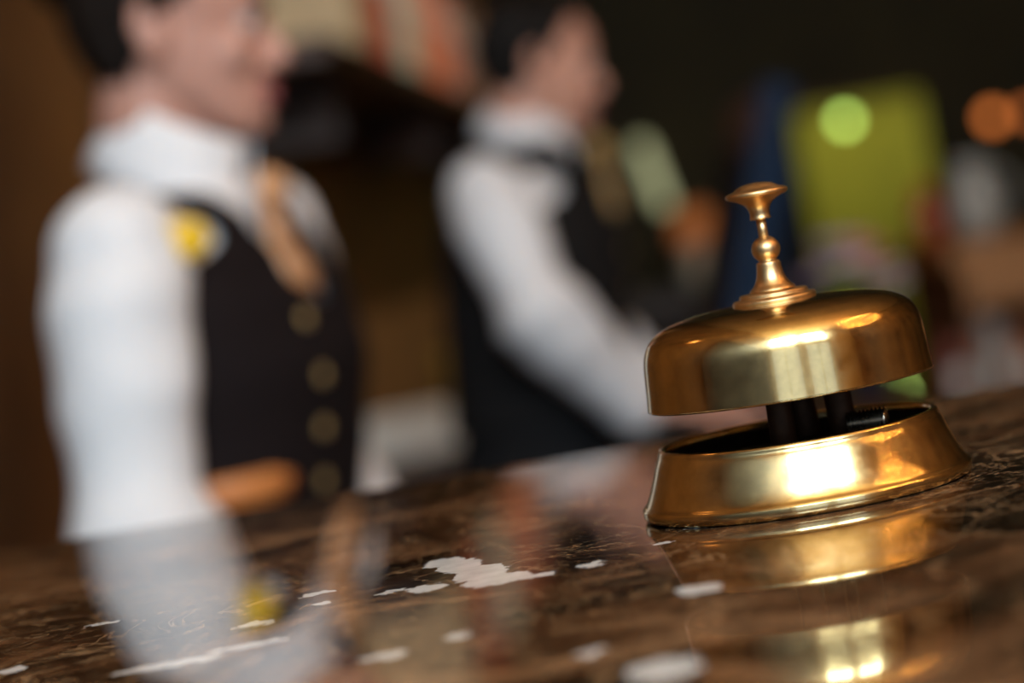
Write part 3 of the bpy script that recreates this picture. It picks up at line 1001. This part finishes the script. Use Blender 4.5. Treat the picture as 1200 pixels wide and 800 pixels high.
# low sideboard along the left wall with papers and a mustard box
sp = onz(478, 528, .90)
sy0, sy1 = sp.y - .55, sp.y + 1.3
ymid = (sy0 + sy1) / 2
sbx = wall_x(ymid)
swid = sp.x - wall_x(sp.y) + .16
sb = thing('sideboard', 'dark low sideboard against the brown wall between woman and man', 'sideboard', (sbx, ymid, 0), -wang)
hl2 = (sy1 - sy0) / 2
obj('carcass', newbox(.01, swid - .03, -hl2 + .02, hl2 - .02, .06, .87), M_wood_dark, sb, False)
obj('top_board', newbox(.01, swid, -hl2, hl2, .87, .90, bev=.004), M_wood_dark, sb, False)
obj('plinth', newbox(.03, swid - .06, -hl2 + .05, hl2 - .05, 0, .06), M_wood_dark, sb, False)
for k in range(3):
    a = -hl2 + .05 + k * (2 * hl2 - .1) / 3
    d = obj('door', newbox(swid - .03, swid - .012, a + .01, a + (2 * hl2 - .1) / 3 - .01, .10, .85, bev=.003), M_wood_dark, sb, False)
    bm = bmesh.new()
    blob(bm, (swid - .004, a + .06, .55), [.012] * 3, None, 10)
    obj('knob', bm, M_button, d)
bx = thing('paper_stack', 'stack of white papers lying on the dark sideboard', 'papers', (sp.x, sp.y, .90), math.radians(12))
for k in range(5):
    j = (random.random() - .5) * .01
    obj('sheet_bundle', newbox(-.10 + j, .10 + j, -.14, .14, .014 * k, .014 * k + .0135), M_paper, bx, False)
yp = at(545, 478, sp.y + .35)
yb_ = thing('mustard_box', 'mustard yellow card box standing behind the papers on the sideboard', 'box', (yp.x, yp.y, .90), math.radians(20))
obj('box_body', newbox(-.035, .035, -.035, .035, 0, .135, bev=.003), M_yellow_box, yb_, False)
obj('lid', newbox(-.038, .038, -.038, .038, .125, .16, bev=.003), M_yellow_box, yb_, False)

# ------------------------------------------------------------------ right background
rp = at(1130, 285, 6.0)
RZ = rp.z
bar = thing('wooden_bar', 'honey oak service bar with open shelf at the right', 'bar counter', (rp.x + .67, rp.y + .3, 0), math.radians(4))
obj('bar_top', newbox(-.75, .9, -.34, .34, RZ - .06, RZ, bev=.006), M_wood_warm, bar, False)
obj('fascia', newbox(-.72, .87, -.31, -.29, RZ - .16, RZ - .06), M_wood_warm, bar, False)
obj('back_panel', newbox(-.72, .87, .28, .30, .06, RZ - .06), M_wood_mid, bar, False)
for x in (-.72, .05, .84):
    obj('upright', newbox(x, x + .03, -.30, .28, .06, RZ - .06), M_wood_mid, bar, False)
SHZ = RZ - .50
obj('inner_shelf', newbox(-.69, .84, -.29, .28, SHZ - .025, SHZ), M_wood_mid, bar, False)
obj('plinth', newbox(-.70, .85, -.26, .26, 0, .06), M_wood_mid, bar, False)

def on_shelf(px, depth_off):
    p = at(px, 400, rp.y + depth_off)
    return p
for px, cn, c, w, h, lab in ((1120, 'red_folder', (.26, .06, .03), .035, .26, 'dark red folder standing on the inner shelf of the bar'),
                             (1165, 'white_folder', (.36, .33, .30), .022, .30, 'white folder standing on the inner shelf of the bar'),
                             (1204, 'orange_folder', (.42, .15, .06), .03, .26, 'orange folder at the right end of the bar shelf')):
    p = on_shelf(px, .05)
    t = thing(cn, lab, 'folder', (p.x, p.y, SHZ), math.radians(4))
    m_ = mat(cn + '_card', c, .6)
    obj('cover', newbox(-w, w, 0, .2, 0, h, bev=.004), m_, t, False)
    obj('spine_label', newbox(-w * .6, w * .6, -.002, -.0005, h * .5, h * .75), M_paper, t, False)
jp = at(1150, 282, 6.25)
jug = thing('white_jug', 'white ceramic jug standing on the oak bar', 'jug', (jp.x, jp.y, RZ))
obj('jug_body', lathe([(0, 0), (.045, 0), (.060, .05), (.058, .10), (.040, .15), (.038, .18), (.046, .20), (.042, .20), (.034, .17), (0, .05)], 28), M_white_cer, jug)
bm = bmesh.new()
tube(bm, spline([(.05, 0, .06), (.09, 0, .09), (.085, 0, .15), (.042, 0, .17)], 4), [.007] * 13, 8)
obj('handle', bm, M_white_cer, jug)
jp = at(1092, 284, 6.2)
jar = thing('red_jar', 'small red glazed jar with lid on the oak bar', 'jar', (jp.x, jp.y, RZ))
obj('jar_body', lathe([(0, 0), (.03, 0), (.042, .04), (.040, .10), (.028, .13), (0, .13)], 24), M_red_cer, jar)
obj('lid', lathe([(0, .13), (.032, .13), (.030, .14), (.012, .15), (.010, .165), (0, .17)], 24), M_red_cer, jar)

# lime curtain hanging near the back wall
c0, c1 = at(942, 200, 11.6), at(1092, 200, 11.6)
cl = thing('lime_curtain', 'lime green curtain hanging in front of the dark back wall', 'curtain', ((c0.x + c1.x) / 2, 11.6, 0))
hwid = (c1.x - c0.x) / 2
topz = at(1010, 118, 11.6).z
bm = bmesh.new()
rows = []
for z in (0.03, topz * .5, topz):
    rows.append([bm.verts.new((-hwid + 2 * hwid * k / 80, .035 * math.sin(k * .9), z)) for k in range(81)])
for a, b_ in zip(rows, rows[1:]):
    for k in range(80):
        bm.faces.new((a[k], a[k + 1], b_[k + 1], b_[k]))
solid(obj('cloth', bm, M_lime, cl), .004, 0)
bm = bmesh.new()
tube(bm, [(-hwid - .06, 0, topz + .01), (hwid + .06, 0, topz + .01)], [.014, .014], 10)
rod = obj('rod', bm, M_dark_brass, cl)
for s in (-1, 1):
    obj('bracket', newbox(s * (hwid + .03) - .012, s * (hwid + .03) + .012, 0, 1.4, topz - .005, topz + .02), M_dark_brass, cl, False)

# ------------------------------------------------------------------ lamps
def glow(name, c, s):
    return mat(name, c, .5, emit=c, emit_strength=s, var=0.02)

def pendant(name, label, p, c, strength, r, shade=True):
    t = thing(name, label, 'lamp', p)
    bm = bmesh.new()
    blob(bm, (0, 0, 0), [r] * 3, None, 16)
    obj('bulb', bm, glow(name + '_glow', c, strength), t)
    obj('cap', lathe([(0, r * .8), (r * .7, r * .8), (r * .5, r * 1.8), (0, r * 1.8)], 16), M_dark_brass, t)
    bm = bmesh.new()
    tube(bm, [(0, 0, r * 1.7), (0, 0, CEIL - p[2])], [.004, .004], 6)
    obj('cord', bm, M_dark_brass, t)
    return t
pendant('pendant_lamp', 'small round pale green pendant lamp in front of the lime curtain', at(990, 141, 10.6), (.42, .66, .12), 5.8, .030)
pendant('pendant_lamp', 'dim orange pendant lamp at the upper right', at(1163, 137, 9.0), (.75, .20, .04), 2.0, .032)
pendant('pendant_lamp', 'fainter orange pendant lamp at the right edge', at(1204, 132, 9.3), (.70, .18, .04), 1.1, .032)

# small green glass lantern low in front of the curtain
gp = at(1053, 460, 10.5)
gl_ = thing('floor_lantern', 'small glowing green lantern near the floor before the curtain', 'lantern', (gp.x, gp.y, 0))
obj('post', lathe([(0, 0), (.07, 0), (.07, .015), (.012, .02), (.012, max(.05, gp.z - .022)), (0, max(.05, gp.z - .022))], 16), M_dark_brass, gl_)
bm = bmesh.new()
blob(bm, (0, 0, gp.z), [.024, .024, .024], None, 16)
obj('globe', bm, glow('lantern_glow', (.45, .68, .16), 14.0), gl_)

# frosted tube light on the back wall
tp0 = at(765, 205, Y1 - .07)
tlg = thing('wall_light', 'pale green frosted tube light on the dark back wall', 'wall light', (tp0.x, Y1, tp0.z))
bm = bmesh.new()
tube(bm, [(-.035, -.07, .16), (.035, -.07, -.16)], [.038, .038], 16)
obj('tube', bm, glow('tube_glow', (.62, .63, .34), .62), tlg)
obj('mount', newbox(-.04, .04, -.05, 0, -.06, .06), M_dark_brass, tlg, False)

# table lamp on a console at the back
lp = at(826, 334, 11.8)
con = table('console_table', 'dark narrow console table at the back wall', 'table', lp.x - .5, lp.x + .35, 11.6, 12.0, lp.z, M_wood_dark)
tlm = thing('table_lamp', 'cream table lamp with orange shade on the far console', 'lamp', lp)
obj('lamp_base', lathe([(0, 0), (.07, 0), (.085, .05), (.085, .14), (.04, .20), (.02, .24), (0, .24)], 24), mat('cream_ceramic', (.85, .75, .55), .4), tlm)
obj('lamp_shade', lathe([(.11, .23), (.07, .38), (.067, .38), (.107, .23)], 24), mat('orange_shade', (.40, .12, .03), .7, emit=(.40, .12, .03), emit_strength=.5), tlm)

# chandelier over the guest side, its small bulbs mirrored in the brass
ch = thing('chandelier', 'brass ring chandelier with many small warm bulbs', 'chandelier', (2.35, .25, 2.85))
M_bulb = glow('warm_bulb', (1.0, .48, .13), 180.0)
bme = bmesh.new()
blob(bme, (0, 0, 0), [.016, .016, .022], None, 10)
bulb_me = None
for R_, z_, nb_ in ((.85, 0.0, 15), (.60, .20, 10), (.32, .38, 6)):
    bm = bmesh.new()
    pts = [(R_ * math.cos(2 * PI * k / 40), R_ * math.sin(2 * PI * k / 40), z_) for k in range(41)]
    tube(bm, pts, [.012] * 41, 8, 1.0, (0, 0, 1))
    obj('ring', bm, M_brass, ch)
    for k in range(nb_):
        a = 2 * PI * k / nb_
        if bulb_me is None:
            o = obj('bulb', bme, M_bulb, ch)
            bulb_me = o.data
        else:
            o = link(bpy.data.objects.new('bulb', bulb_me), ch)
        o.location = (R_ * math.cos(a), R_ * math.sin(a), z_ + .04)
bm = bmesh.new()
tube(bm, [(0, 0, .0), (0, 0, CEIL - 2.85)], [.015, .015], 10)
obj('rod', bm, M_brass, ch)
for k in range(3):
    a = 2 * PI * k / 3
    bm = bmesh.new()
    tube(bm, [(.85 * math.cos(a), .85 * math.sin(a), 0), (.60 * math.cos(a), .60 * math.sin(a), .20), (.32 * math.cos(a), .32 * math.sin(a), .38), (0, 0, .55)], [.008] * 4, 8)
    obj('arm', bm, M_brass, ch)

# added, unseen ceiling spotlights: one brightens the curtain, one the shelf of files
def spotlight(label, pos, target, energy, size, color):
    spt = thing('added_spotlight', label, 'spotlight', (pos[0], pos[1], CEIL))
    dz = -.12
    aim = (Vector(target) - Vector((pos[0], pos[1], CEIL + dz))).normalized()
    bm = lathe([(0, -.06), (.04, -.06), (.045, .06), (.04, .06), (.036, -.04), (0, -.04)], 24)
    bmesh.ops.transform(bm, matrix=Matrix.Translation((0, 0, dz)) @ aim.to_track_quat('Z', 'Y').to_matrix().to_4x4(), verts=bm.verts)
    obj('housing', bm, M_dark_brass, spt)
    obj('stem', lathe([(0, -.10), (.01, -.10), (.01, 0), (0, 0)], 12), M_dark_brass, spt)
    sl = bpy.data.lights.new('added_beam', 'SPOT')
    sl.energy = energy
    sl.color = color
    sl.spot_size = math.radians(size)
    sl.spot_blend = .8
    sl.shadow_soft_size = .03
    so = link(bpy.data.objects.new('added_beam', sl), spt)
    so.location = Vector((0, 0, dz)) + aim * .065
    so.rotation_euler = aim.to_track_quat('-Z', 'Y').to_euler()
spotlight('added unseen ceiling spotlight brightening the lime curtain', (cl.location.x - .1, 10.3), (cl.location.x + .02, 11.6, 1.05), 105, 34, (1.0, .95, .75))
spotlight('added unseen ceiling spotlight brightening the shelf of box files', (1.6, shelf.location.y), (shelf.location.x, shelf.location.y, SHELF_Z), 250, 50, (1.0, .86, .68))

# wall sconce on the left wall beside the counter
wl = thing('wall_sconce', 'small warm wall sconce on the brown wall beside the counter', 'wall lamp', (wall_x(1.2), 1.2, 2.0), -wang)
obj('back_plate', newbox(0, .012, -.04, .04, -.07, .07, bev=.003), M_dark_brass, wl, False)
bm = bmesh.new()
tube(bm, spline([(.01, 0, -.02), (.06, 0, -.04), (.09, 0, -.01), (.09, 0, .03)], 4), [.006] * 13, 8)
obj('arm', bm, M_dark_brass, wl)
obj('glass_shade', lathe([(0, .03), (.022, .03), (.04, .08), (.045, .13), (.043, .13), (.038, .08), (.02, .034), (0, .034)], 20, 1, .09, 0), glow('sconce_glow', (1.0, .45, .13), 5.0), wl)

# unseen double door added on the left wall as a dark reflection for the bell
bm = bmesh.new()
da, db = -2.2, .5
dm = (da + db) / 2
for y0_, y1_, z0_, z1_, th_ in ((da - .1, db + .1, 2.25, 2.4, .04), (da - .1, da, 0, 2.25, .04), (db, db + .1, 0, 2.25, .04)):
    pl = [(wall_x(y0_), y0_), (wall_x(y1_), y1_), (wall_x(y1_) + th_, y1_), (wall_x(y0_) + th_, y0_)]
    rings(bm, [[Vector((x, y, z0_)) for x, y in pl], [Vector((x, y, z1_)) for x, y in pl]])
dr = struct('added_door_1', bm, M_wood_dark)
M_door = mat('added_door_dark', (0.012, 0.008, 0.005), 0.5, var=.4, scale=6, stretch=(1, 1, .15))
for y0_, y1_ in ((da + .01, dm - .005), (dm + .005, db - .01)):
    bm = bmesh.new()
    pl = [(wall_x(y0_) + .001, y0_), (wall_x(y1_) + .001, y1_), (wall_x(y1_) + .03, y1_), (wall_x(y0_) + .03, y0_)]
    rings(bm, [[Vector((x, y, .005)) for x, y in pl], [Vector((x, y, 2.24)) for x, y in pl]])
    lf = obj('added_door_leaf', bm, M_door, dr, False)
    bm = bmesh.new()
    hy = dm + (.06 if y0_ > dm - .02 else -.06)
    tube(bm, [(wall_x(hy) + .06, hy, .95), (wall_x(hy) + .06, hy, 1.15)], [.01, .01], 10)
    obj('handle', bm, M_brass, lf)
